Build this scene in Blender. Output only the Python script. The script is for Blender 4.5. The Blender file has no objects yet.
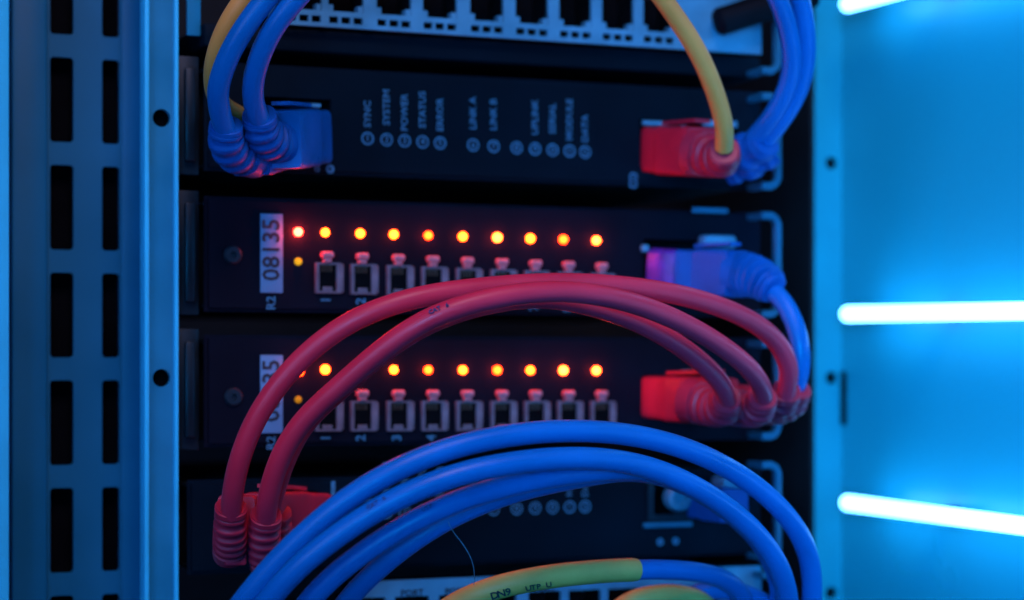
import bpy, bmesh, math, random
from mathutils import Vector, Matrix
random.seed(7)
S = bpy.context.scene
COL = S.collection

# ------------------------------------------------------------------ camera
# rack front plane is Y = 0, X to the right, Y into the rack, Z up.
W_, H_, FPX, HOR = 1024, 600, 2150.0, 368.0
PSI = math.radians(22.5)
DIST = 0.735
ZC = 1.10                                     # height of the lens above the floor
DV = Vector((math.sin(PSI), math.cos(PSI), 0)); RV = Vector((math.cos(PSI), -math.sin(PSI), 0))
CAMP = -DV * DIST + Vector((0, 0, ZC))
cd = bpy.data.cameras.new('camera'); cam = bpy.data.objects.new('camera', cd); COL.objects.link(cam)
cam.location = CAMP
cam.rotation_euler = (math.radians(90), 0, -PSI)
cd.sensor_width = 36.0; cd.lens = FPX / W_ * 36.0
cd.shift_y = (HOR - 300.0) / W_
cd.clip_start = 0.01; cd.clip_end = 50
cd.dof.use_dof = True; cd.dof.focus_distance = 0.642; cd.dof.aperture_fstop = 6.8
cd.dof.aperture_blades = 0
S.camera = cam
S.view_settings.view_transform = 'Standard'; S.view_settings.look = 'None'
S.view_settings.exposure = 0.0; S.view_settings.gamma = 1.0
try:
    S.cycles.use_denoising = True
    S.cycles.max_bounces = 6
except Exception: pass

# ------------------------------------------------------------------ world and lamps
w = bpy.data.worlds.new('World'); S.world = w; w.use_nodes = True
bg = w.node_tree.nodes['Background']
bg.inputs[0].default_value = (0.02, 0.10, 0.40, 1); bg.inputs[1].default_value = 0.10

def area(name, loc, target, size, power, col):
    l = bpy.data.lights.new(name, 'AREA'); l.shape = 'DISK'; l.size = size; l.energy = power; l.color = col
    o = bpy.data.objects.new(name, l); COL.objects.link(o); o.location = loc
    o.rotation_euler = (Vector(target) - Vector(loc)).to_track_quat('-Z', 'Y').to_euler()
    return o
area('ceiling_lamp', (-0.16, -0.64, ZC + 0.64), (0, 0, ZC), 0.32, 5.2, (0.52, 0.41, 0.58))
area('aisle_lamp', (-0.95, -0.75, ZC + 0.25), (0, 0, ZC), 0.5, 5.3, (0.21, 0.39, 1.0))
sl = area('side_panel_fill', (-0.42, -1.05, ZC + 0.06), (0.137, -0.19, ZC), 0.40, 0.95, (0.0, 0.36, 1.0)); sl.data.spread = math.radians(32)  # unseen fill, added to even the light on the side panel

def at(px, py, Y=0.0):
    """point seen at pixel (px, py) of the photograph on the plane at depth Y"""
    d = DV * FPX + RV * (px - 512.0) + Vector((0, 0, HOR - py))
    return CAMP + d * ((Y - CAMP.y) / d.y)
def atX(px, py, X):
    d = DV * FPX + RV * (px - 512.0) + Vector((0, 0, HOR - py))
    return CAMP + d * ((X - CAMP.x) / d.x)

# ------------------------------------------------------------------ materials
def mat(name, col, rough=0.5, metal=0.0, var=0.0, vscale=60.0, bump=0.0, bscale=900.0, spec=0.4, coat=0.0, sss=0.0, rvar=0.0):
    m = bpy.data.materials.new(name); m.use_nodes = True
    nt = m.node_tree; N = nt.nodes; L = nt.links
    p = N['Principled BSDF']
    p.inputs['Roughness'].default_value = rough; p.inputs['Metallic'].default_value = metal
    p.inputs['Specular IOR Level'].default_value = spec
    p.inputs['Coat Weight'].default_value = coat
    if sss:
        p.inputs['Subsurface Weight'].default_value = sss
        p.inputs['Subsurface Radius'].default_value = (0.002, 0.002, 0.002); p.inputs['Subsurface Scale'].default_value = 1.0
    tc = N.new('ShaderNodeTexCoord')
    n = N.new('ShaderNodeTexNoise'); n.inputs['Scale'].default_value = vscale; n.inputs['Detail'].default_value = 6
    L.new(tc.outputs['Object'], n.inputs['Vector'])
    r = N.new('ShaderNodeValToRGB')
    c0 = [c * (1 - var) for c in col] + [1]; c1 = [min(1, c * (1 + var)) for c in col] + [1]
    r.color_ramp.elements[0].color = c0; r.color_ramp.elements[1].color = c1
    r.color_ramp.elements[0].position = 0.32; r.color_ramp.elements[1].position = 0.68
    L.new(n.outputs['Fac'], r.inputs['Fac']); L.new(r.outputs['Color'], p.inputs['Base Color'])
    if rvar:
        mr = N.new('ShaderNodeMapRange')
        mr.inputs[1].default_value = 0.3; mr.inputs[2].default_value = 0.7
        mr.inputs[3].default_value = max(0.02, rough - rvar); mr.inputs[4].default_value = min(1, rough + rvar)
        L.new(n.outputs['Fac'], mr.inputs[0]); L.new(mr.outputs[0], p.inputs['Roughness'])
    if bump:
        n2 = N.new('ShaderNodeTexNoise'); n2.inputs['Scale'].default_value = bscale; n2.inputs['Detail'].default_value = 4
        L.new(tc.outputs['Object'], n2.inputs['Vector'])
        b = N.new('ShaderNodeBump'); b.inputs['Strength'].default_value = bump; b.inputs['Distance'].default_value = 0.0004
        L.new(n2.outputs['Fac'], b.inputs['Height']); L.new(b.outputs['Normal'], p.inputs['Normal'])
    return m
def emis(name, col, strength):
    m = bpy.data.materials.new(name); m.use_nodes = True
    nt = m.node_tree; N = nt.nodes; L = nt.links
    p = N['Principled BSDF']
    p.inputs['Base Color'].default_value = (0.25, 0.12, 0.01, 1); p.inputs['Roughness'].default_value = 0.4; p.inputs['Specular IOR Level'].default_value = 0.1
    p.inputs['Emission Color'].default_value = (*col, 1); p.inputs['Emission Strength'].default_value = strength
    return m

M = dict(
    panel=mat('panel_paint', (0.0012, 0.0060, 0.0115), 0.55, spec=0.06, var=0.2, vscale=35, bump=0.25, bscale=2500, rvar=0.08),
    panel2=mat('panel_paint_led_glow', (0.0044, 0.0042, 0.0100), 0.55, spec=0.06, var=0.2, vscale=35, bump=0.25, bscale=2500, rvar=0.08),  # panel black with the red glow of the LEDs mixed into the colour
    chassis=mat('chassis_paint', (0.006, 0.008, 0.010), 0.6, var=0.2, bump=0.2, bscale=2000, spec=0.25),
    ear=mat('ear_steel', (0.005, 0.016, 0.025), 0.45, metal=0.3, var=0.2, rvar=0.1),
    post=mat('post_paint', (0.014, 0.23, 0.36), 0.40, metal=0.1, var=0.12, vscale=40, bump=0.12, bscale=1400, rvar=0.1),
    plate=mat('plate_paint', (0.002, 0.15, 0.26), 0.5, var=0.12, vscale=25, bump=0.1, bscale=1200, rvar=0.08),
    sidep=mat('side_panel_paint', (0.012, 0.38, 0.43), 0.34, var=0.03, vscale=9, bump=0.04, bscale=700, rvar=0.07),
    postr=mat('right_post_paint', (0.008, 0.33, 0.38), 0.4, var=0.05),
    lit_edge=mat('lit_edge_paint', (0.04, 0.60, 0.85), 0.4, var=0.05),  # brighter paint that puts the light on the steel edges into the colour
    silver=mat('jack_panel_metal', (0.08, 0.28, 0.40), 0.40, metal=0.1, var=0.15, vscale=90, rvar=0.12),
    alu=mat('handle_metal', (0.010, 0.13, 0.21), 0.45, metal=0.2, var=0.12, rvar=0.1),
    dark=mat('dark_hole', (0.003, 0.003, 0.004), 0.9, var=0.3, spec=0.05),
    black=mat('black_plastic', (0.003, 0.004, 0.007), 0.65, var=0.2, bump=0.15, spec=0.1),
    jack=mat('jack_frame_plastic', (0.17, 0.12, 0.145), 0.4, var=0.25, vscale=300, rvar=0.1),
    tab=mat('led_lit_tab', (0.52, 0.15, 0.17), 0.35, var=0.2, vscale=400, sss=0.0),  # clear tab; the pink of the LED light on it is tinted in
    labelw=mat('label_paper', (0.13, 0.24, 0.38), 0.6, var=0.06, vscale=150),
    ink=mat('black_ink', (0.02, 0.02, 0.03), 0.6, var=0.1),
    smudge=mat('faded_ink', (0.02, 0.025, 0.09), 0.6, var=0.3),
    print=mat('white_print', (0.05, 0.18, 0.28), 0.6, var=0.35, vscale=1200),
    red=mat('red_pvc', (0.80, 0.020, 0.050), 0.42, spec=0.35, var=0.10, vscale=45, bump=0.10, bscale=1100, rvar=0.10),
    redplug=mat('red_plug_plastic', (0.52, 0.012, 0.035), 0.45, var=0.12, vscale=80, bump=0.12, bscale=1500, rvar=0.08),
    blue=mat('blue_pvc', (0.0003, 0.125, 0.39), 0.36, spec=0.26, var=0.10, vscale=45, bump=0.10, bscale=1100, rvar=0.10),
    blueplug=mat('blue_plug_plastic', (0.0006, 0.085, 0.32), 0.5, spec=0.2, var=0.12, vscale=80, bump=0.12, bscale=1500, rvar=0.08),
    gold=mat('contact_metal', (0.10, 0.05, 0.03), 0.4, metal=0.3, var=0.2, vscale=400),
    sleeve=mat('sleeve_pvc', (0.92, 0.36, 0.08), 0.5, spec=0.3, var=0.12, vscale=60, bump=0.15, bscale=900),
    violet=mat('led_lit_nose', (0.09, 0.022, 0.26), 0.35, var=0.3, vscale=250),  # clear plastic; red LED light on it is put into the colour
    yellow=mat('yellow_pvc', (0.85, 0.30, 0.055), 0.5, spec=0.35, var=0.12, vscale=45, bump=0.10, bscale=1100, rvar=0.10),
    wall=mat('cabinet_back_paint', (0.006, 0.007, 0.009), 0.8, var=0.3),
    floor=mat('floor_vinyl', (0.05, 0.06, 0.07), 0.5, var=0.2, vscale=6),
    thread=mat('lint', (0.25, 0.3, 0.4), 0.7, var=0.1),
    tube=emis('tube_light_glow', (0.095, 0.39, 1.0), 11.5),
    led_y=emis('led_amber', (1.0, 0.052, 0.003), 40.0),
    led_b=emis('led_bright_amber', (1.0, 0.050, 0.006), 52.0),
    led_o=emis('led_orange', (1.0, 0.022, 0.0012), 50.0),
    led_w=emis('led_hot', (1.0, 0.0085, 0.0042), 165.0),
    led_d=emis('led_dim', (1.0, 0.50, 0.01), 0.80),
    led_dd=emis('led_dimmer', (1.0, 0.36, 0.005), 0.42),
)

# ------------------------------------------------------------------ helpers
def tag(o, label=None, cat=None, group=None, kind=None):
    if label: o['label'] = label
    if cat: o['category'] = cat
    if group: o['group'] = group
    if kind: o['kind'] = kind
    return o
def thing(name, label, cat, loc, group=None):
    o = bpy.data.objects.new(name, None); o.empty_display_size = 0.01
    COL.objects.link(o); o.location = loc
    return tag(o, label, cat, group)
def wloc(o):
    v = Vector((0, 0, 0))
    while o: v = v + o.location; o = o.parent
    return v
class MB:
    def __init__(s): s.bm = bmesh.new()
    def box(s, x0, x1, y0, y1, z0, z1, bev=0.0, seg=2):
        t = bmesh.new()
        vs = [t.verts.new((x, y, z)) for x in (x0, x1) for y in (y0, y1) for z in (z0, z1)]
        for f in ((0, 1, 3, 2), (4, 6, 7, 5), (0, 4, 5, 1), (2, 3, 7, 6), (0, 2, 6, 4), (1, 5, 7, 3)):
            t.faces.new([vs[i] for i in f])
        bmesh.ops.recalc_face_normals(t, faces=t.faces)
        if bev: bmesh.ops.bevel(t, geom=list(t.edges), offset=bev, segments=seg, affect='EDGES', profile=0.5)
        s.merge(t); return s
    def merge(s, t):
        me = bpy.data.meshes.new('tmp'); t.to_mesh(me); t.free(); s.bm.from_mesh(me); bpy.data.meshes.remove(me)
    def mesh(s, me): s.bm.from_mesh(me)
    def loft(s, rings, cap=True, closed=True):
        R = [[s.bm.verts.new(p) for p in r] for r in rings]
        n = len(R[0])
        for a, b in zip(R[:-1], R[1:]):
            for i in range(n if closed else n - 1):
                s.bm.faces.new((a[i], a[(i + 1) % n], b[(i + 1) % n], b[i]))
        if cap:
            s.bm.faces.new(list(reversed(R[0]))); s.bm.faces.new(R[-1])
        return s
    def tube(s, pts, rad, seg=20, cap=True):
        return s.loft(sweep_rings(pts, lambda t: (rad(t), rad(t)) if callable(rad) else (rad, rad), seg, 2.0), cap)
    def build(s, name, m, parent=None, smooth=True, auto=35):
        bmesh.ops.recalc_face_normals(s.bm, faces=s.bm.faces)
        off = wloc(parent) if parent else Vector((0, 0, 0))
        for v in s.bm.verts: v.co -= off
        me = bpy.data.meshes.new(name)
        if smooth:
            for f in s.bm.faces: f.smooth = True
            for e in s.bm.edges:
                if len(e.link_faces) == 2 and e.calc_face_angle(0) > math.radians(auto): e.smooth = False
        s.bm.to_mesh(me); s.bm.free()
        me.materials.append(m)
        o = bpy.data.objects.new(name, me); COL.objects.link(o)
        if parent: o.parent = parent
        return o
def spline(P, n=14):
    P = [Vector(p) for p in P]
    out = []
    Q = [P[0] * 2 - P[1]] + P + [P[-1] * 2 - P[-2]]
    for i in range(1, len(Q) - 2):
        p0, p1, p2, p3 = Q[i - 1:i + 3]
        # centripetal-ish Catmull-Rom
        t0 = 0; t1 = t0 + max(1e-6, (p1 - p0).length ** .5); t2 = t1 + max(1e-6, (p2 - p1).length ** .5); t3 = t2 + max(1e-6, (p3 - p2).length ** .5)
        for k in range(n):
            t = t1 + (t2 - t1) * k / n
            A1 = p0 * ((t1 - t) / (t1 - t0)) + p1 * ((t - t0) / (t1 - t0))
            A2 = p1 * ((t2 - t) / (t2 - t1)) + p2 * ((t - t1) / (t2 - t1))
            A3 = p2 * ((t3 - t) / (t3 - t2)) + p3 * ((t - t2) / (t3 - t2))
            B1 = A1 * ((t2 - t) / (t2 - t0)) + A2 * ((t - t0) / (t2 - t0))
            B2 = A2 * ((t3 - t) / (t3 - t1)) + A3 * ((t - t1) / (t3 - t1))
            out.append(B1 * ((t2 - t) / (t2 - t1)) + B2 * ((t - t1) / (t2 - t1)))
    out.append(P[-1]); return out
def smooth_path(P, n=14, it=12):
    q = spline(P, n)
    for _ in range(it):
        q = [q[0]] + [q[i] * .5 + (q[i - 1] + q[i + 1]) * .25 for i in range(1, len(q) - 1)] + [q[-1]]
    return q
def frames(pts, up0=None):
    T = []
    for i in range(len(pts)):
        a = pts[max(0, i - 1)]; b = pts[min(len(pts) - 1, i + 1)]
        T.append((b - a).normalized())
    up = Vector(up0) if up0 else Vector((0, 0, 1))
    if abs(up.dot(T[0])) > .95: up = Vector((0, 1, 0))
    F = []
    n = (up - T[0] * up.dot(T[0])).normalized()
    for i, t in enumerate(T):
        n = (n - t * n.dot(t)).normalized()
        F.append((t, n, t.cross(n)))
    return F
def sweep_rings(pts, size, seg=20, expo=2.0, up=None):
    F = frames(pts, up); rings = []
    for i, (p, (t, n, b)) in enumerate(zip(pts, F)):
        u = i / (len(pts) - 1); rn, rb = size(u)
        r = []
        for k in range(seg):
            a = 2 * math.pi * k / seg; c, s_ = math.cos(a), math.sin(a)
            x = math.copysign(abs(c) ** (2 / expo), c); y = math.copysign(abs(s_) ** (2 / expo), s_)
            r.append(p + n * (x * rn) + b * (y * rb))
        rings.append(r)
    return rings
def text_mesh(txt, size, depth=0.0001, bold=0.014):
    c = bpy.data.curves.new('t', 'FONT'); c.body = txt; c.size = size; c.extrude = depth
    c.offset = size * bold; c.align_x = 'CENTER'; c.align_y = 'CENTER'; c.resolution_u = 2
    o = bpy.data.objects.new('t', c); COL.objects.link(o)
    dg = bpy.context.evaluated_depsgraph_get(); dg.update()
    me = bpy.data.meshes.new_from_object(o.evaluated_get(dg), depsgraph=dg)
    bpy.data.objects.remove(o); bpy.data.curves.remove(c)
    return me
def add_text(mb, txt, size, pos, rot=0.0, basis=None, sx=1.0):
    me = text_mesh(txt, size)
    B = basis or Matrix(((1, 0, 0), (0, 0, -1), (0, 1, 0)))         # local x -> X, local y -> Z, facing -Y
    me.transform(Matrix.Diagonal((sx, 1, 1, 1)))
    me.transform(Matrix.Rotation(rot, 4, 'Z')); me.transform(B.to_4x4()); me.transform(Matrix.Translation(pos))
    mb.mesh(me); bpy.data.meshes.remove(me)
def ring(mb, c, r0, r1, y, n=20):
    v0 = []; v1 = []
    for k in range(n):
        a = 2 * math.pi * k / n
        v0.append(mb.bm.verts.new((c.x + r0 * math.cos(a), y, c.z + r0 * math.sin(a))))
        v1.append(mb.bm.verts.new((c.x + r1 * math.cos(a), y, c.z + r1 * math.sin(a))))
    for k in range(n): mb.bm.faces.new((v0[k], v0[(k + 1) % n], v1[(k + 1) % n], v1[k]))
def plate_holes(mb, x0, x1, z0, z1, yf, yb, holes):
    """flat plate facing -Y with rectangular through holes (x0,x1,z0,z1)"""
    xs = sorted({x0, x1, *[h[0] for h in holes], *[h[1] for h in holes]})
    zs = sorted({z0, z1, *[h[2] for h in holes], *[h[3] for h in holes]})
    inh = lambda x, z: any(h[0] < x < h[1] and h[2] < z < h[3] for h in holes)
    t = bmesh.new(); V = {}
    def v(x, y, z):
        k = (x, y, z)
        if k not in V: V[k] = t.verts.new(k)
        return V[k]
    solid = {}
    for i in range(len(xs) - 1):
        for j in range(len(zs) - 1):
            solid[i, j] = not inh((xs[i] + xs[i + 1]) / 2, (zs[j] + zs[j + 1]) / 2)
    for (i, j), ok in solid.items():
        if not ok: continue
        a, b, c, d = xs[i], xs[i + 1], zs[j], zs[j + 1]
        t.faces.new((v(a, yf, c), v(b, yf, c), v(b, yf, d), v(a, yf, d)))
        t.faces.new((v(a, yb, c), v(a, yb, d), v(b, yb, d), v(b, yb, c)))
        for (di, dj, p, q) in ((-1, 0, (a, c), (a, d)), (1, 0, (b, c), (b, d)), (0, -1, (a, c), (b, c)), (0, 1, (a, d), (b, d))):
            if not solid.get((i + di, j + dj), False):
                t.faces.new((v(p[0], yf, p[1]), v(q[0], yf, q[1]), v(q[0], yb, q[1]), v(p[0], yb, p[1])))
    bmesh.ops.recalc_face_normals(t, faces=t.faces)
    mb.merge(t)
def X(px, py=368, Y=0.0): return at(px, py, Y).x
def Z(px, py, Y=0.0): return at(px, py, Y).z

# ------------------------------------------------------------------ setting
f = MB().box(-1.6, 1.6, -1.8, 0.6, -0.05, 0.0).build('floor', M['floor'], smooth=False); tag(f, kind='structure')
b = MB().box(-0.5, 0.6, 0.30, 0.32, 0.0, 2.0).build('back_wall', M['wall'], smooth=False); tag(b, kind='structure')

ZB, ZT = ZC - 0.26, ZC + 0.30          # the stretch of rack that is built (a little more than the photo shows)

def round_hole_plate(mb, x0, x1, z0, z1, yf, yb, centres, r, n=20):
    """strip with round holes: a square cell round each hole is bridged to the circle"""
    cells = [(cx - r * 1.6, cx + r * 1.6, cz - r * 1.6, cz + r * 1.6) for cx, cz in centres]
    plate_holes(mb, x0, x1, z0, z1, yf, yb, cells)
    for (cx, cz), c in zip(centres, cells):
        for y in (yf, yb):
            sq = []; ci = []
            for k in range(n):
                a = 2 * math.pi * (k + .5) / n; ca, sa = math.cos(a), math.sin(a); m_ = max(abs(ca), abs(sa))
                sq.append(mb.bm.verts.new((cx + ca / m_ * r * 1.6, y, cz + sa / m_ * r * 1.6)))
                ci.append(mb.bm.verts.new((cx + ca * r, y, cz + sa * r)))
            for k in range(n): mb.bm.faces.new((sq[k], sq[(k + 1) % n], ci[(k + 1) % n], ci[k]))
        t = [mb.bm.verts.new((cx + r * math.cos(2 * math.pi * (k + .5) / n), yf, cz + r * math.sin(2 * math.pi * (k + .5) / n))) for k in range(n)]
        u = [mb.bm.verts.new((v.co.x, yb, v.co.z)) for v in t]
        for k in range(n): mb.bm.faces.new((t[k], t[(k + 1) % n], u[(k + 1) % n], u[k]))

# left upright: front flange with round holes, bent edges
up = thing('rack_upright', 'blue-lit steel upright with round holes left of the network units', 'rack post', (X(160), 0, ZB))
mb = MB()
xl, xr = X(148), X(173.5)
hz = [Z(161, 118), Z(162, 378)]; pitch = hz[0] - hz[1]
round_hole_plate(mb, xl, xr, ZB, ZT, 0.0, 0.002, [(X(161.5), hz[1] + pitch * k) for k in (-2, -1, 0, 1, 2) if ZB + .01 < hz[1] + pitch * k < ZT - .01], 0.0029)
mb.build('flange', M['post'], up)
MB().box(xl - 0.0016, xl - 0.00005, -0.0025, 0.005, ZB, ZT, 0.0005).build('return_edge', M['lit_edge'], up)  # highlight along the bend comes from the brighter colour
MB().box(xr + 0.00005, xr + 0.0013, -0.0018, 0.05, ZB, ZT, 0.0004).build('return_edge', M['lit_edge'], up)
MB().box(xl + .0005, xr - .0005, 0.0040, 0.0050, ZB, ZT).build('hole_shade_strip', M['dark'], up)  # dark strip added to paint the shade inside the holes

# slotted plate beside it, set a little behind
YP = 0.035
sp = thing('slotted_plate', 'blue steel strip with two columns of dark oblong slots at far left', 'slotted plate', (X(90, 368, YP), YP, ZB))
slots = []
per = (Z(60, 57, YP) - Z(60, 488, YP)) / 4.0; hh = Z(60, 57, YP) - Z(60, 142, YP)
for k in range(-3, 9):
    zt = Z(60, 57, YP) - per * (k - 0)
    if zt > ZT - .004 or zt - hh < ZB + .004: continue
    slots.append((X(50, 368, YP), X(73.5, 368, YP), zt - hh, zt)); slots.append((X(102, 368, YP), X(119.5, 368, YP), zt - hh, zt))
mb = MB(); plate_holes(mb, X(10, 368, YP), X(158, 368, YP), ZB, ZT, YP, YP + 0.0015, slots)
def corner_fill(mb, h, r, y0, y1):
    for cx, cz, sx, sz in ((h[0], h[2], 1, 1), (h[1], h[2], -1, 1), (h[1], h[3], -1, -1), (h[0], h[3], 1, -1)):
        arc = [(cx + sx * r * (1 - math.sin(a)), cz + sz * r * (1 - math.cos(a))) for a in [i * math.pi / 12 for i in range(7)]]
        F = [mb.bm.verts.new((cx, y0, cz))] + [mb.bm.verts.new((p[0], y0, p[1])) for p in arc]
        for i in range(1, len(F) - 1): mb.bm.faces.new((F[0], F[i], F[i + 1]))
        B = [mb.bm.verts.new((p[0], y1, p[1])) for p in arc]
        for i in range(len(B) - 1): mb.bm.faces.new((F[i + 1], F[i + 2], B[i + 1], B[i]))
for h in slots: corner_fill(mb, h, 0.0013, YP, YP + .0015)
mb.build('slotted_sheet', M['plate'], sp)
# raised fold between the slot columns and the outer edge
MB().box(X(10, 368, YP), X(46, 368, YP), YP - 0.0035, YP - 0.0002, ZB, ZT, 0.0012).build('outer_fold', M['plate'], sp)
MB().box(X(121, 368, YP), X(142, 368, YP), YP - 0.0012, YP - 0.0002, ZB, ZT, 0.0005).build('inner_fold', M['plate'], sp)
MB().box(X(46, 368, YP), X(122, 368, YP), YP + 0.007, YP + 0.008, ZB, ZT).build('slot_shade_sheet', M['dark'], sp)  # dark sheet added close behind, painting the slots' shade
cf = MB().box(X(-60, 368, 0), X(8, 368, 0), -0.004, 0.05, ZB, ZT, 0.0015).build('cabinet_side_panel', M['lit_edge'])
tag(cf, 'bright blue cabinet frame edge cut by the left side of the picture', 'side panel')

# right upright, set deeper than the units
YR = 0.05
ur = thing('rack_upright', 'bright blue right-hand upright with two small round holes beside the light tubes', 'rack post', (X(828, 368, YR), YR, ZB))
mb = MB(); x0, x1 = X(814, 368, YR), X(842, 368, YR)
hz2 = [Z(831, 163, YR), Z(832, 378, YR)]; p2 = hz2[0] - hz2[1]
round_hole_plate(mb, x0, x1, ZB, ZT, YR, YR + .002, [(X(831.5, 368, YR), hz2[1] + p2 * k) for k in (-1, 0, 1)], 0.0026)
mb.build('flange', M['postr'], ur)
MB().box(x0 + .0005, x1 - .0005, YR + .012, YR + .014, ZB, ZT).build('hole_shade_strip', M['dark'], ur)  # dark strip standing in for shade behind the holes
MB().box(x0 - 0.002, x0 - 0.0001, YR - 0.001, YR + 0.1, ZB, ZT, 0.0005).build('return_edge', M['chassis'], ur)
c0 = at(843, 371, YR - .0008); c1 = at(843, 425, YR - .0008)
MB().box(X(840.5, 398, YR - .0008), X(845.5, 398, YR - .0008), YR - .0030, YR - .0004, c1.z, c0.z, 0.0006).build('hinge_pin', M['dark'], ur)

# side panel of the cabinet on the right, coming towards the camera, with three light tubes on it
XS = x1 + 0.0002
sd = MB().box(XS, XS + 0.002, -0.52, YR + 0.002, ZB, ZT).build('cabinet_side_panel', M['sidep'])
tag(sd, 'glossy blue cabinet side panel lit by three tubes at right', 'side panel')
XT = XS - 0.015
tl = [('topmost white light tube on the blue side panel, cut by the top edge', (846, 4.5), (900, -9.5)),
      ('middle white light tube on the blue side panel, running nearly level', (846, 314), (1024, 311)),
      ('lowest of the three white light tubes, sloping down to the right', (846, 502.5), (1024, 526))]
for lab, a, c in tl:
    A = atX(*a, XT); Cc = atX(*c, XT); d = (Cc - A).normalized()
    t = thing('tube_light', lab, 'light tube', A, 'light tubes on the side panel')
    Ln = 0.42; R = 0.0031
    pts = [A + d * s_ for s_ in (0, .0003, .0009, .0018, .1, .2, .3, Ln - .003, Ln - .0016, Ln - .0006, Ln)]
    rr = [.78, .92, .985, 1, 1, 1, 1, 1, .93, .7, .35]
    m2 = MB(); m2.loft(sweep_rings(pts, lambda u: (R * rr[round(u * 10)],) * 2, 24)); m2.build('glowing_tube', M['tube'], t)
    for s_ in (.05, .2, .35):
        q = A + d * s_; MB().box(XT + R * .8, XS - .0001, q.y - .004, q.y + .004, q.z - .002, q.z + .002, .0004).build('clip', M['alu'], t)

# ------------------------------------------------------------------ the network units
def uz(px, py): return Z(px, py)
PXL, PXR = 205, 762
def unit(name, label, cat, ytl, ybl, group, holes=(), face='panel', ear=True, pxl=205):
    """ytl / ybl: pixel rows of the top and bottom edge at the left end (px 250)"""
    z1, z0 = Z(250, ytl), Z(250, ybl)
    x0, x1 = X(pxl), X(PXR)
    u = thing(name, label, cat, ((x0 + x1) / 2, 0, z0), group)
    mb = MB(); plate_holes(mb, x0, x1, z0, z1, 0.0, 0.0018, holes)
    bm = mb.bm
    be = [e for e in bm.edges if len(e.link_faces) == 2 and all(abs(v.co.y) < 1e-7 for v in e.verts)
          and all(min(abs(v.co.x - x0), abs(v.co.x - x1), abs(v.co.z - z0), abs(v.co.z - z1)) < 1e-7 for v in e.verts)
          and e.calc_face_angle(0) > 1]
    bmesh.ops.bevel(bm, geom=be, offset=0.0013, segments=2, affect='EDGES')
    mb.build('front_panel', M[face], u)
    MB().box(x0 + .001, x1 - .001, 0.020, 0.16, z0 + .0012, z1 - .0012, .0008).build('chassis', M['chassis'], u)
    mb = MB()          # folded rims between the panel and the chassis
    mb.box(x0 + .0012, x1 - .0012, .0019, .0199, z1 - .0026, z1 - .0014).box(x0 + .0012, x1 - .0012, .0019, .0199, z0 + .0014, z0 + .0026)
    mb.build('panel_rim', M['chassis'], u)
    if ear:
        e = MB().box(X(183), X(203.5), 0.006, 0.0075, z0 - .001, z1 + .002, .0004)
        e.box(X(188), X(199), 0.0035, 0.0058, z0 + .003, z1 - .002, .0008).build('mounting_ear', M['ear'], u)
    return u, z0, z1
def handle(u, py0, py1):
    """squared bow handle standing off the right end of a unit"""
    xa, xb = X(757.5, 368, -.008), X(781, 368, -.0105)
    za, zb = Z(770, py1, -.01), Z(770, py0, -.01); r = .0014; y = -.010
    P = [(xa, y, zb - r), (xb - .004, y, zb - r), (xb - r - .001, y, zb - r - .001), (xb - r, y, zb - .004),
         (xb - r, y, za + .004), (xb - r - .001, y, za + r + .001), (xb - .004, y, za + r), (xa, y, za + r)]
    m = MB(); m.loft(sweep_rings([Vector(p) for p in P], lambda t: (r, r * 1.25), 12, 3.0, up=(0, 0, 1)))
    for z in (zb - r, za + r): m.box(xa, xa + .003, y + .0005, .0003, z - r * .8, z + r * .8, .0004)
    m.build('handle', M['alu'], u)
def screw(u, px, py):
    c = at(px, py)
    m = MB(); m.loft([[Vector((c.x + r * math.cos(2 * math.pi * k / 20), y, c.z + r * math.sin(2 * math.pi * k / 20))) for k in range(20)]
                      for r, y in ((.0030, -.0001), (.0030, -.0008), (.0025, -.0013), (.0010, -.0013), (.0008, -.0004))])
    m.build('screw', M['ear'], u)
def socket(u, x0, x1, z0, z1, name='socket'):
    """recess behind a hole in the panel"""
    m = MB(); d = .014; t = .0008
    m.box(x0 - t, x0 - .0001, .0019, d, z0 - t, z1 + t).box(x1 + .0001, x1 + t, .0019, d, z0 - t, z1 + t)
    m.box(x0, x1, .0019, d, z1 + .0001, z1 + t).box(x0, x1, .0019, d, z0 - t, z0 - .0001).box(x0 - t, x1 + t, d + .0001, d + .001, z0 - t, z1 + t)
    m.build(name, M['dark'], u)
def hole(px0, px1, py0, py1):
    return (X(px0), X(px1), Z((px0 + px1) / 2, py1), Z((px0 + px1) / 2, py0))
WORDS = ['SYNC', 'SYSTEM', 'POWER', 'STATUS', 'ERROR', 'LINK A', 'LINK B', '', 'UPLINK', 'SERIAL', 'MODULE', 'DATA']
def legend(u, xs, yc_of, number0=1, words=WORDS):
    m = MB(); s_ = .0033
    for i, px in enumerate(xs):
        c = at(px, yc_of(px)); y = -.00015
        ring(m, c, .0016, .0022, y)
        add_text(m, str((number0 + i) % 10), .0030, Vector((c.x, y, c.z)))
        wd = words[i % len(words)]
        if wd:
            L_ = (.0024 * len(wd)) * .62
            add_text(m, wd, s_, Vector((c.x, y, c.z + .0027 + L_ / 1.1)), math.pi / 2, sx=1.08)
    m.build('printed_legend', M['print'], u, smooth=False)

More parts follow.
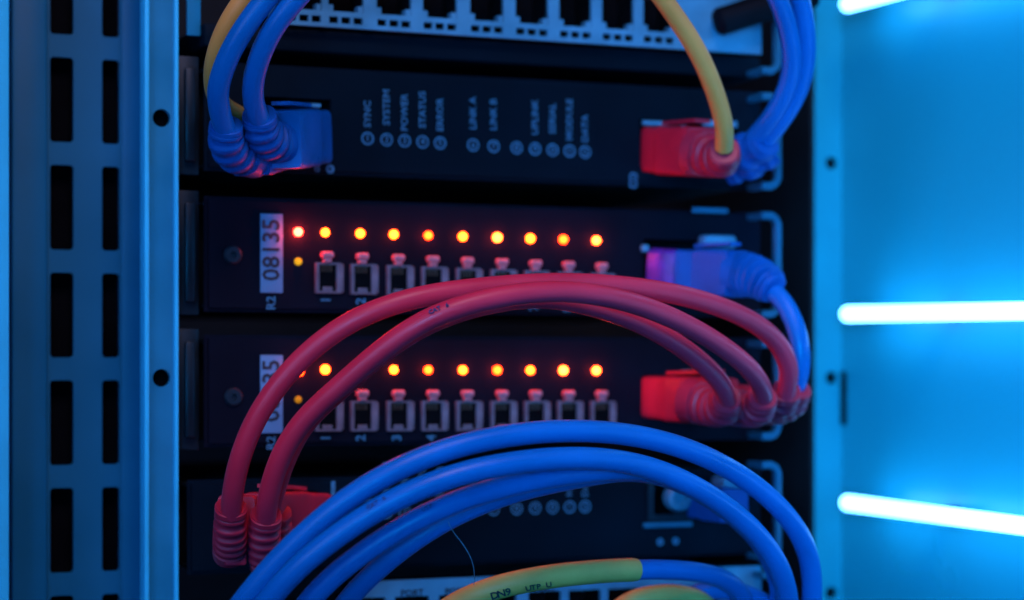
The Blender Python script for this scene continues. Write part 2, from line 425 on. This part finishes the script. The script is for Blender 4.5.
# LED and jack masters
def led_mesh(m):
    mb = MB(); R = .00155; n = 18
    prof = [(R * 1.0, .0002), (R, -.0006), (R * .87, -.0012), (R * .55, -.0017), (R * .15, -.0019)]
    mb.loft([[Vector((r * math.cos(2 * math.pi * k / n), y, r * math.sin(2 * math.pi * k / n))) for k in range(n)] for r, y in prof])
    bmesh.ops.recalc_face_normals(mb.bm, faces=mb.bm.faces)
    me = bpy.data.meshes.new('led')
    for f_ in mb.bm.faces: f_.smooth = True
    mb.bm.to_mesh(me); mb.bm.free(); me.materials.append(m); return me
LED = {k: led_mesh(M[k]) for k in ('led_y', 'led_b', 'led_o', 'led_w', 'led_d', 'led_dd')}
def led(u, px, py, k, sc=1.0):
    o = bpy.data.objects.new('led', LED[k]); COL.objects.link(o); o.parent = u
    o.location = at(px, py) - wloc(u); o.scale = (sc * .88,) * 3
    pw = {'led_w': .010, 'led_y': .0022, 'led_b': .0030, 'led_o': .0024}.get(k)
    if pw:                                        # the light this LED throws on the panel and jack round it
        l = bpy.data.lights.new('led_light', 'POINT'); l.energy = pw; l.color = (1.0, .06, .05); l.shadow_soft_size = .0006
        q = bpy.data.objects.new('led_light', l); COL.objects.link(q); q.parent = o; q.location = (0, -.0034, 0)
    return o
def jack_meshes():
    # origin at the centre of the opening, on the panel face
    hw, hh2 = .0039, .0050; t = .00062
    m = MB()
    plate_holes(m, -hw, hw + .0010, -hh2, hh2, -.0016, .0004, [(-hw + t, hw - t * 1.1, -hh2 + t, hh2 - t)])
    m.box(hw + .0011, hw + .0019, -.0012, .0004, -hh2 + .0004, hh2 - .0004, .0002)
    m.box(-.0015, .0019, -.0013, -.0007, -hh2 + t, -hh2 + .0021, .0002); m.box(-hw + t, -hw + .0013, -.0012, -.0007, -hh2 + t, hh2 - t, .0001)
    a = m.build('jack', M['jack'])
    m = MB(); m.box(-hw + t * .9, hw - t, -.0006, .0003, -hh2 + t * .9, hh2 - t * .9)
    b_ = m.build('opening', M['dark'])
    m = MB(); m.box(-.0013, .0013, -.0024, .0004, hh2 + .0001, hh2 + .0016, .0003); m.box(-.0021, .0021, -.0030, .0004, hh2 + .0014, hh2 + .0037, .0008)
    c = m.build('tab', M['tab'])
    m = MB()
    for k in range(4): m.box(-.0017 + k * .0010, -.0013 + k * .0010, -.0011, -.00065, hh2 - .0030, hh2 - t - .00005)
    m.box(-.0019, .0019, -.0009, -.00062, hh2 - .0012, hh2 - t - .00008)
    d_ = m.build('contacts', M['gold'])
    r = []
    for o in (a, b_, c, d_): r.append(o.data); bpy.data.objects.remove(o)
    return r
JK = jack_meshes()
def jack(u, px, py):
    o = bpy.data.objects.new('jack', JK[0]); COL.objects.link(o); o.parent = u; o.location = at(px, py) - wloc(u)
    for nm, me in (('opening', JK[1]), ('tab', JK[2]), ('contacts', JK[3])):
        q = bpy.data.objects.new(nm, me); COL.objects.link(q); q.parent = o
lin = lambda x, xa, ya, xb, yb: ya + (yb - ya) * (x - xa) / (xb - xa)

GRP = 'half-width network units stacked in the rack'
# unit A: printed legend, one socket at each end
hA1 = hole(262, 331, 98, 152); hA2 = hole(640, 738, 121, 168)
uA, z0, z1 = unit('network_unit', 'black unit with numbered legend, blue plugs at left, yellow cable in red plug at right', 'network unit', 63, 172, GRP, [hA1, hA2])
socket(uA, *hA1); socket(uA, *hA2); handle(uA, 93, 190)
XSA = [367.5, 386.5, 404.5, 422.5, 440, 473, 493.5, 516.5, 535, 552.5, 569.5, 585]
legend(uA, XSA, lambda px: lin(px, 367, 138.5, 585, 152))
MB().box(X(286), X(320), -.0012, .0, Z(300, 107), Z(300, 103), .0003).build('socket_shield', M['silver'], uA)
m = MB().box(X(642), X(684), -.0012, 0, Z(660, 126), Z(660, 121.5), .0003); m.box(X(702), X(736), -.0012, 0, Z(720, 127), Z(720, 121), .0003); m.build('socket_shield', M['silver'], uA)
m = MB(); c = at(633, 177); ring(m, c, .0009, .0016, -.0002); ring(m, at(633, 184), .0009, .0016, -.0002); m.build('printed_mark', M['print'], uA)
m = MB(); c = at(330, 169); ring(m, c, .0005, .0015, -.0002); ring(m, at(317, 169), .0004, .001, -.0002); m.build('printed_mark', M['print'], uA)

# units B and C: row of LEDs over a row of jacks
LX = [325, 360, 393.5, 428, 462.5, 497, 530, 563, 596]
JX = [326, 361, 397, 431.5, 466, 500.5, 534, 567, 600]
def led_unit(label, top, bot, ledy, jacky, kinds, extra, handle_y, screw_p, lab_px, code, small, plughole):
    hs = [plughole]
    u, z0, z1 = unit('network_unit', label, 'network unit', top, bot, GRP, hs, face='panel2')
    socket(u, *plughole); handle(u, *handle_y); screw(u, *screw_p)
    for x, k in zip(LX, kinds): led(u, x, ledy(x), *k)
    for e in extra: led(u, *e)
    for x in JX: jack(u, x, jacky(x))
    a, b_ = at(*lab_px[0]), at(*lab_px[1])
    lb = MB().box(a.x, b_.x, -.0006, .0, b_.z, a.z, .0002).build('name_label', M['labelw'], u)
    m = MB(); add_text(m, code, .0082, Vector(((a.x + b_.x) / 2, -.00075, (a.z + b_.z) / 2 + .0012)), math.pi / 2, sx=1.0)
    m.build('lettering', M['ink'], lb, smooth=False)
    m = MB(); c = at((lab_px[0][0] + lab_px[1][0]) / 2, lab_px[1][1] + 10); add_text(m, small, .0042, Vector((c.x, -.00015, c.z)), math.pi / 2)
    for i, x in enumerate(JX):
        c = at(x, jacky(x) + 22); add_text(m, str(i + 1), .0046, Vector((c.x, -.00015, c.z)), math.pi / 2)
    m.build('printed_legend', M['print'], u, smooth=False)
    return u
hB = hole(644, 735, 240, 292)
uB = led_unit('black unit with ten lit LEDs and a blue plug, above the other LED unit', 197, 312,
              lambda x: lin(x, 325, 232.5, 596, 240.5), lambda x: lin(x, 326, 278, 600, 288),
              [('led_y', 1), ('led_y', 1.05), ('led_y', 1.05), ('led_o', .95), ('led_y', 1.05), ('led_b', 1.12), ('led_y', 1.08), ('led_o', 1), ('led_b', 1)],
              [(298, 232, 'led_w', 1.05), (298, 261.5, 'led_d', .9)], (212, 318), (232.5, 255), ((260, 213.5), (282.5, 293)), '08135', 'R2', hB)
hC = hole(642, 716, 375, 418)
uC = led_unit('black unit with a row of lit LEDs behind red cables, below the other LED unit', 335, 447,
              lambda x: lin(x, 325, 369.5, 596, 370.5), lambda x: lin(x, 326, 416, 600, 415.5),
              [('led_y', 1.1), ('led_y', .85), ('led_y', 1), ('led_o', .95), ('led_y', 1), ('led_o', 1), ('led_y', .98), ('led_b', 1.08), ('led_b', 1)],
              [(299, 371.5, 'led_o', 1.05), (298, 399.5, 'led_dd', .85)], (340, 440), (233, 397), ((260, 355), (282.5, 433)), '08235', 'R2', hC)
# small metal shields over their right-hand sockets
MB().box(X(697), X(729), -.006, -.0001, Z(712, 249), Z(712, 236), .0012).build('socket_shield', M['silver'], uB)
MB().box(X(640), X(647), -.002, -.0001, Z(643, 252), Z(643, 245), .0006).build('socket_shield', M['silver'], uB)
MB().box(X(690), X(726), -.0022, -.0005, Z(708, 213.5), Z(708, 208), .0006).build('top_clip', M['alu'], uB)
MB().box(X(700), X(713), -.006, -.0001, Z(706, 374), Z(706, 365), .0012).build('socket_shield', M['silver'], uC)
MB().box(X(680), X(700), -.002, -.0001, Z(690, 374), Z(690, 370), .0006).build('socket_shield', M['silver'], uC)

# unit D: legend and one open grey socket
hD1 = hole(236, 318, 492, 536); hD2 = hole(650, 688, 480, 517)
uD, z0, z1 = unit('network_unit', 'black unit with white legend behind the big blue cables, red plugs at its left', 'network unit', 479, 573, GRP, [hD1, hD2], ear=False, pxl=188)
socket(uD, *hD1); socket(uD, *hD2); handle(uD, 461, 561)
legend(uD, XSA, lambda px: lin(px, 367, 513, 585, 506.5))
m = MB().box(X(331), X(335), -.0003, 0, Z(333, 496), Z(333, 481)); m.box(X(358), X(364), -.0003, 0, Z(361, 498), Z(361, 490)); m.build('printed_mark', M['print'], uD)
x0, x1, q0, q1 = hD2
m = MB(); plate_holes(m, x0 - .0012, x1 + .0012, q0 - .0012, q1 + .0012, -.0012, -.0001, [(x0 + .001, x1 - .006, q0 + .001, q1 - .001)])
m.build('socket_frame', M['ear'], uD)
m = MB(); c = at(675, 497)
m.loft([[Vector((c.x + r * math.cos(2 * math.pi * k / 16), y, c.z + r * math.sin(2 * math.pi * k / 16))) for k in range(16)] for r, y in ((.0048, 0), (.0048, -.004), (.0040, -.005), (.0028, -.005), (.0026, -.002))])
m.build('round_contact', M['silver'], uD)
m = MB(); m.box(X(641), X(690), -.0022, -.0013, Z(665, 527), Z(665, 522), .0003); m.build('socket_shield', M['alu'], uD)
m = MB(); ring(m, at(660, 542), .0004, .0013, -.0002); ring(m, at(675.5, 541), .0004, .0013, -.0002); m.build('printed_mark', M['print'], uD)
MB().box(X(707), X(744), -.012, -.0015, Z(725, 487), Z(725, 474), .002).build('socket_shield', M['silver'], uD)

# jack panels at the top and the bottom
def jack_panel(label, ytop, ybot, jx, jy, jh, slot_dy, xl, body_bot, group):
    z1, z0 = Z(300, ytop), Z(300, ybot)
    x0, x1 = X(xl), X(756)
    p = thing('jack_panel', label, 'jack panel', ((x0 + x1) / 2, -.004, z0), group)
    yf = -.004; hs = []; w2 = .0061
    for x, y in zip(jx, jy):
        c = at(x, y, yf); hs.append((c.x - w2, c.x + w2, c.z, min(c.z + jh, z1 - .002)))
    sl = []
    for h in hs:
        for k in (-1, 0, 1):
            cx = (h[0] + h[1]) / 2 + k * .0042; sl.append((cx - .0016, cx + .0016, h[2] - slot_dy - .0011, h[2] - slot_dy + .0011))
    m = MB(); plate_holes(m, x0, x1, z0, z1, yf, yf + .0015, hs + sl); m.build('face_plate', M['silver'], p)
    for h in hs:
        j = MB(); t = .0008
        j.box(h[0] - t, h[0] - .00005, yf + .0016, yf + .014, h[2] - t, h[3] + t).box(h[1] + .00005, h[1] + t, yf + .0016, yf + .014, h[2] - t, h[3] + t)
        j.box(h[0], h[1], yf + .0016, yf + .014, h[2] - t, h[2] - .00005).box(h[0], h[1], yf + .014, yf + .015, h[2], h[3])
        jo = j.build('jack', M['dark'], p)
        n = MB(); n.box(h[0] + .0001, h[0] + .0018, yf + .0004, yf + .004, h[2] + .0001, h[2] + .0022).box(h[1] - .0018, h[1] - .0001, yf + .0004, yf + .004, h[2] + .0001, h[2] + .0022)
        n.build('key_notch', M['silver'], jo)
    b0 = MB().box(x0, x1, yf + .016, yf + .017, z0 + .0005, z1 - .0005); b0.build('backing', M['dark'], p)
    zb = Z(300, body_bot)
    MB().box(X(PXL), X(762), .001, .16, zb, z0 - .0003, .001).build('body', M['panel'], p)
    return p, z0, z1
jx = [303 + 0 * i for i in range(1)]
jx = [304, 346, 394, 440, 487, 532, 575.5, 618, 659]
jy = [lin(x, 394, 15, 660, 32) for x in jx]
pT, z0, z1 = jack_panel('silver panel with a row of empty square jacks across the top', -34, 27, jx, jy, .0125, .0028, 266, 51, 'silver jack panels')
handle(pT, -30, 75)
MB().box(X(190), X(204), 0.004, 0.0056, Z(197, 34), Z(197, -70), .0005).build('mounting_ear', M['post'], pT)
# black rod sticking out of the top panel's blank right end
A = at(716, 23, -.010); B = at(812, -8, -.014)
d = (B - A).normalized()
m = MB(); pts = [A + d * s_ for s_ in (0, .0005, .0015, .02, (B - A).length)]
rr = [.6, .85, 1, 1.05, 1.1]; m.loft(sweep_rings(pts, lambda u: (.0049 * rr[round(u * 4)],) * 2, 24))
tag(m.build('rod', M['black']), 'short black rod slanting across the blank right end of the top silver panel', 'rod')

jxb = [368, 412, 456, 500, 545, 585, 624, 664, 703]
jyb = [lin(x, 500, 624, 640, 618) for x in jxb]
pB, z0, z1 = jack_panel('silver panel with empty jacks behind the yellow cable at the bottom edge', 583, 652, jxb, jyb, .0105, .0028, 352, 668, 'silver jack panels')
handle(pB, 571, 660)
m = MB()
for x in jxb[1:5]:
    c = at(x, lin(x, 500, 586, 640, 581) + 4, -.0042); add_text(m, 'PORT', .0032, Vector((c.x, -.0043, c.z)))
m.build('printed_legend', M['ink'], pB, smooth=False)

# ------------------------------------------------------------------ cables
P3 = lambda L_: [at(*p) for p in L_]
def jacket_mesh(path, r, seg=22): return MB().tube(path, r, seg)
def cable(label, px, r, m, group, base=None, n=12, sm=20):
    path = smooth_path(P3(px), n, sm)
    t = thing('network_cable', label, 'cable', path[0], group)
    jacket_mesh(path, r).build('jacket', M[m], t, auto=60)
    return t, path
def boot(t, px, r0, r1, m, ribs=5, name='boot', amp=.09):
    """ribbed strain relief from the cable end (r0) to the plug (r1)"""
    path = smooth_path(P3(px), 26, 14)
    n = len(path) - 1
    def size(u):
        base = r0 + (r1 - r0) * (u ** .8)
        if u < .10: k = 1.10 if u > .015 else 1.0           # collar
        elif u < .80:
            w_ = math.sin((u - .10) / .70 * ribs * 2 * math.pi)
            k = 1.0 + amp * max(-1, min(1, 1.8 * w_))
        else: k = 1.06
        return base * k, base * k
    mb = MB(); mb.loft(sweep_rings(path, size, 24, 2.3)); return mb.build(name, M[m], t, auto=50)
def plug(t, px, hw, hv, m, latch=True, up=(0, 0, 1)):
    """plug body: a rounded block along the path, stepped where the shell meets the clear nose"""
    path = spline(P3(px), 8); N_ = len(path) - 1
    def size(u):
        e = min(u, 1 - u) * N_; k = .95 if e < .5 else 1.0
        k2 = .94 if u > .62 else 1.0
        return hv * k * k2, hw * k * k2
    mb = MB(); mb.loft(sweep_rings(path, size, 44, 11.0, up)); p = mb.build('plug', M[m], t, auto=40)
    if latch:
        F = frames(path, up); a = 1; b_ = int(N_ * .7)
        rings = []
        for i in range(a, b_ + 1):
            tt, nn, bb = F[i]; c = path[i] + nn * (hv + .0009 + .0012 * (1 - (i - a) / (b_ - a)))
            rings.append([c + bb * (hw * .42 * sx) + nn * (.0006 * sz) for sx, sz in ((-1, -1), (1, -1), (1, 1), (-1, 1))])
        l = MB(); l.loft(rings); l.build('latch', M[m], p)
    return p
def cam_basis(tang, pos):
    """letter frame: x along the cable, z towards the viewer"""
    v = (CAMP - pos).normalized(); x = (tang - v * tang.dot(v)).normalized(); y = v.cross(x)
    return Matrix((x, y, v)).transposed()
def print_along(t, path, r, s0, txt, size, lift, m='smudge', adv=.62):
    """letters printed along a jacket, starting s0 metres along it; lift = -1..1 across the visible side"""
    F = frames(path); mb = MB()
    L_ = [0]
    for k in range(1, len(path)): L_.append(L_[-1] + (path[k] - path[k - 1]).length)
    if isinstance(s0, tuple):                      # start given as a point near the cable
        q0 = at(*s0); s0 = L_[min(range(len(path)), key=lambda k: (path[k] - q0).length)]
    for j, ch in enumerate(txt):
        s_ = s0 + j * size * adv
        k = next((q for q in range(1, len(L_)) if L_[q] >= s_), len(L_) - 1)
        f_ = (s_ - L_[k - 1]) / max(1e-9, L_[k] - L_[k - 1]); p = path[k - 1].lerp(path[k], f_); tg = F[k][0]
        B0 = cam_basis(tg if tg.x > 0 else -tg, p); y = B0.col[1]; v = B0.col[2]
        a = math.asin(max(-.95, min(.95, lift))); nrm = v * math.cos(a) + y * math.sin(a)
        x = B0.col[0]; y2 = nrm.cross(x)
        if ch != ' ': add_text(mb, ch, size, p + nrm * (r + .0003), 0, Matrix((x, y2, nrm)).transposed())
    mb.build('printed_text', M[m], t, smooth=False)

RB, RR, RY = .0033, .0032, .0031
# --- cables that arch out of the top of the picture, left end to right end
GT = 'cables arching over the top edge'
t, p = cable('yellow cable arching over the top, from behind the blue plugs to the red plug',
    [(250, 122, -.012), (236, 114, -.02), (223, 106, -.028), (214, 88, -.036), (215, 60, -.044), (227, 26, -.052), (250, -8, -.058), (310, -62, -.066), (400, -105, -.072),
     (500, -115, -.075), (580, -86, -.075), (632, -40, -.073), (668, 6, -.071), (697, 50, -.067), (715, 92, -.061), (724, 125, -.056), (724, 148, -.050)], RY, 'yellow', GT)
boot(t, [(724, 150, -.050), (722, 158, -.044), (708, 155, -.034), (694, 152, -.028)], .0046, .0074, 'redplug', 3)
plug(t, [(704, 152, -.030), (676, 151, -.012), (657, 150, .002)], .0075, .0084, 'redplug')
print_along(t, p, RY, .335, 'CAT.6 UTP', .0030, .35)
TB = [(500, -165), (620, -130), (715, -75)]
t, p = cable('outer blue cable at the top left, leftmost of the pair above the blue boots',
    [(226, 132, -.042), (220, 112, -.047), (218, 90, -.052), (226, 62, -.057), (243, 30, -.062), (272, -8, -.067), (340, -80, -.075), (440, -140, -.08),
     (540, -160, -.082), (650, -135, -.08), (750, -80, -.076), (792, -25, -.07), (804, 20, -.064), (806, 58, -.058), (798, 92, -.052), (780, 122, -.044), (764, 142, -.036)], RB, 'blue', GT)
boot(t, [(226, 124, -.042), (226, 140, -.038), (236, 154, -.030), (256, 158, -.022)], .0046, .0059, 'blueplug', 4)
plug(t, [(250, 156, -.024), (270, 150, -.014), (300, 148, .002)], .0070, .0065, 'blueplug', False)
boot(t, [(766, 140, -.038), (756, 148, -.033), (740, 154, -.026), (722, 156, -.02)], .0050, .0070, 'blueplug', 2)
plug(t, [(730, 156, -.02), (712, 155, -.008), (700, 154, .004)], .0065, .0060, 'blueplug', False)
t, p = cable('inner blue cable at the top left, right of its twin above the blue boots',
    [(260, 122, -.042), (254, 104, -.047), (253, 84, -.052), (260, 56, -.058), (276, 24, -.064), (306, -12, -.07), (370, -70, -.08), (450, -115, -.09),
     (540, -132, -.092), (640, -110, -.09), (720, -66, -.082), (768, -20, -.074), (786, 22, -.066), (792, 58, -.06), (787, 88, -.053), (772, 116, -.045), (754, 138, -.036)], RB, 'blue', GT)
boot(t, [(259, 114, -.042), (261, 128, -.038), (270, 140, -.032), (284, 143, -.027)], .0046, .0064, 'blueplug', 4)
plug(t, [(280, 140, -.030), (298, 138, -.016), (313, 137, .0005)], .0072, .0093, 'blue')
boot(t, [(772, 150, -.030), (760, 158, -.028), (744, 164, -.022), (730, 166, -.018)], .0048, .0062, 'blueplug', 2)

# --- red cables
GR = 'red cables looping across the LED units'
t, p = cable('red cable forming the outer arch, from the leftmost red boot to the far right',
    [(231, 516, -.050), (233, 490, -.056), (242, 452, -.062), (262, 408, -.067), (300, 360, -.073), (350, 322, -.080), (410, 299, -.084), (480, 288, -.085),
     (560, 283, -.084), (640, 288, -.080), (700, 300, -.075), (752, 321, -.068), (780, 346, -.062), (789, 370, -.058), (786, 396, -.052)], RR, 'red', GR)
boot(t, [(231, 506, -.050), (230, 528, -.045), (230, 542, -.040), (230, 552, -.034)], .0044, .0051, 'redplug', 5)
MB().box(at(222, 560, -.036).x, at(244, 560, -.036).x, -.040, -.030, at(233, 567, -.042).z, at(233, 545, -.042).z, .001).build('latch', M['redplug'], t)
plug(t, [(236, 520, -.036), (246, 518, -.018), (256, 516, .002)], .0060, .0076, 'redplug', False)
boot(t, [(787, 390, -.052), (783, 402, -.047), (768, 405, -.038), (752, 404, -.030)], .0043, .0056, 'redplug', 4)
plug(t, [(756, 404, -.032), (730, 402, -.016), (712, 400, .002)], .0055, .0060, 'redplug', False)
t, p = cable('red cable forming the inner front arch, ending in the nearer left red boot',
    [(266, 522, -.050), (268, 498, -.056), (280, 458, -.063), (302, 422, -.069), (340, 386, -.077), (378, 353, -.084), (424, 321, -.091), (480, 301, -.095),
     (550, 291, -.096), (615, 298, -.092), (675, 319, -.085), (725, 348, -.077), (756, 376, -.068), (764, 398, -.060), (757, 414, -.052)], RR, 'red', GR)
boot(t, [(266, 514, -.050), (264, 534, -.045), (264, 552, -.039), (266, 562, -.034)], .0044, .0051, 'redplug', 5)
plug(t, [(262, 514, -.034), (288, 512, -.016), (316, 512, .0015)], .0066, .0066, 'redplug')
boot(t, [(763, 396, -.060), (757, 409, -.053), (738, 408, -.042), (715, 403, -.032)], .0044, .0064, 'redplug', 5)
print_along(t, p, RR, .088, 'CAT 6', .0019, .5, adv=.66)
t, p = cable('red cable tucked beneath the others, showing only where it drops to the right plug',
    [(268, 520, -.036), (274, 494, -.042), (286, 458, -.049), (306, 422, -.055), (343, 387, -.063), (381, 354, -.071), (427, 324, -.078), (482, 305, -.082),
     (545, 297, -.082), (610, 311, -.079), (660, 333, -.074), (700, 361, -.068), (722, 385, -.062), (728, 404, -.054)], RR, 'red', GR)
boot(t, [(727, 398, -.056), (722, 408, -.049), (708, 405, -.038), (690, 400, -.030)], .0045, .0072, 'redplug', 4)
plug(t, [(722, 401, -.034), (684, 399, -.014), (656, 397, .002)], .0075, .0079, 'redplug')
boot(t, [(276, 512, -.036), (276, 530, -.032), (278, 545, -.026)], .0044, .0048, 'redplug', 4)

# --- blue cable from the upper LED unit, its lower end in a red boot
t, p = cable('short blue cable curling from the blue plug down to a red boot',
    [(772, 290, -.040), (786, 306, -.046), (797, 332, -.050), (801, 360, -.051), (797, 384, -.048), (789, 402, -.040)], RB * .98, 'blue', 'short patch leads on the right')
boot(t, [(774, 290, -.042), (762, 280, -.037), (748, 275, -.030), (732, 273, -.024)],   .0047, .0071, 'blueplug', 5, amp=.20)
pl = plug(t, [(738, 274, -.026), (706, 272.5, -.013), (680, 272, -.006)], .0068, .0082, 'blueplug')
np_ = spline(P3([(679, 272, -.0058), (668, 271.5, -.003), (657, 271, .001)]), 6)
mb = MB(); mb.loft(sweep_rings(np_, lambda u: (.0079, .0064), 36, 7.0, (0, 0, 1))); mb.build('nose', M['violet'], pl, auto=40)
boot(t, [(797, 388, -.048), (792, 402, -.043), (778, 408, -.036), (764, 408, -.030)], .0044, .0054, 'redplug', 4)

# --- blue plug hidden behind the big cables in unit D
t, p = cable('dim blue lead plugged in behind the large blue cables',
    [(726, 506, -.028), (746, 526, -.036), (768, 549, -.042), (785, 586, -.044), (786, 624, -.036), (770, 660, -.012)], RB * .95, 'blue', 'short patch leads on the right')
plug(t, [(734, 506, -.024), (716, 504, -.012), (700, 502, .000)], .0060, .0058, 'blueplug', False)

# --- large blue cables in front
GF = 'large blue cables arching across the front'
t, p = cable('outermost big blue cable, the highest arch across the front',
    [(195, 690, -.03), (214, 640, -.07), (240, 606, -.088), (268, 571, -.094), (305, 534, -.100), (350, 497, -.106), (402, 467, -.110), (462, 445, -.112), (528, 433, -.112), (590, 431, -.110),
     (648, 438, -.105), (702, 455, -.098), (750, 482, -.090), (788, 517, -.082), (809, 556, -.075), (812, 604, -.068), (800, 650, -.055), (770, 700, -.02)], .0033, 'blue', GF)
t, p = cable('second big blue cable, just inside the highest arch',
    [(222, 690, -.04), (242, 640, -.08), (264, 606, -.094), (294, 571, -.102), (338, 535, -.108), (394, 500, -.114), (456, 475, -.118), (520, 462, -.119), (580, 458, -.117),
     (636, 464, -.112), (688, 483, -.105), (732, 511, -.097), (767, 546, -.089), (786, 585, -.081), (788, 625, -.07), (770, 670, -.045), (750, 705, -.015)], .0033, 'blue', GF)
print_along(t, p, .0033, .105, 'CAT 6', .0018, .5, adv=.66)
t, p = cable('third big blue cable, passing under the second one near the top',
    [(262, 700, -.03), (284, 650, -.07), (302, 610, -.090), (333, 576, -.096), (388, 536, -.103), (445, 506, -.108), (510, 485, -.110), (570, 474, -.109), (636, 469, -.102),
     (688, 484, -.093), (732, 512, -.085), (766, 547, -.077), (784, 587, -.068), (782, 640, -.05), (762, 690, -.015)], .00325, 'blue', GF)
print_along(t, p, .0035, .115, 'UTP', .0017, .45, adv=.66)
t, p = cable('lowest big blue cable, in shade under the third',
    [(300, 710, -.02), (316, 660, -.055), (336, 616, -.074), (362, 584, -.082), (406, 546, -.090), (454, 516, -.095), (512, 493, -.097), (574, 479, -.095), (634, 471, -.088),
     (686, 485, -.079), (730, 513, -.070), (764, 548, -.062), (780, 590, -.054), (772, 650, -.035), (752, 695, -.01)], .0031, 'blue', GF)

# --- cables at the bottom edge
ptsY = [(400, 680, -.02), (418, 640, -.046), (446, 610, -.060), (488, 590, -.069), (540, 578, -.073), (592, 572, -.073), (640, 569.5, -.071), (690, 571, -.067), (726, 580, -.061), (744, 600, -.054), (746, 640, -.04), (735, 690, -.01)]
path = smooth_path(P3(ptsY), 12, 20)
t = thing('network_cable', 'blue cable in a long printed yellow sleeve at the bottom edge', 'cable', path[0], 'cables at the bottom edge')
jacket_mesh(path, .0032).build('jacket', M['blue'], t, auto=60)
end = min(range(len(path)), key=lambda i: (path[i] - at(637, 569.5, -.071)).length)
ys = path[10:end + 1]; n_ = len(ys) - 1
mb = MB(); mb.loft(sweep_rings(ys, lambda u: ((.0037,) * 2 if u * n_ < n_ - .5 else (.0035,) * 2), 24)); sl = mb.build('sleeve', M['sleeve'], t, auto=50)
print_along(t, path, .0037, (494, 588, -.070), 'DN9', .0036, -.55, 'ink'); print_along(t, path, .0037, (527, 581, -.072), 'UTP U', .0027, -.62, 'ink')
t, p = cable('yellow cable cut by the bottom edge, below the sleeved blue one',
    [(560, 720, -.01), (585, 660, -.036), (622, 606, -.050), (664, 595, -.053), (702, 602, -.052), (722, 632, -.046), (728, 690, -.01)], .0036, 'sleeve', 'cables at the bottom edge')
t, p = cable('blue cable curling under the end of the sleeved one at the bottom right',
    [(640, 720, -.008), (660, 650, -.030), (682, 604, -.044), (706, 590, -.048), (738, 592, -.049), (768, 606, -.048), (784, 640, -.04), (780, 700, -.01)], .0033, 'blue', 'cables at the bottom edge')

# --- a stray thread of lint
th = smooth_path(P3([(447, 519, -.097), (452, 530, -.098), (462, 543, -.098), (470, 556, -.096), (474, 570, -.09), (474, 585, -.078)]), 10, 6)
tag(MB().tube(th, .00010, 6).build('lint_thread', M['thread']), 'fine pale thread of lint hanging below the blue cables', 'thread')
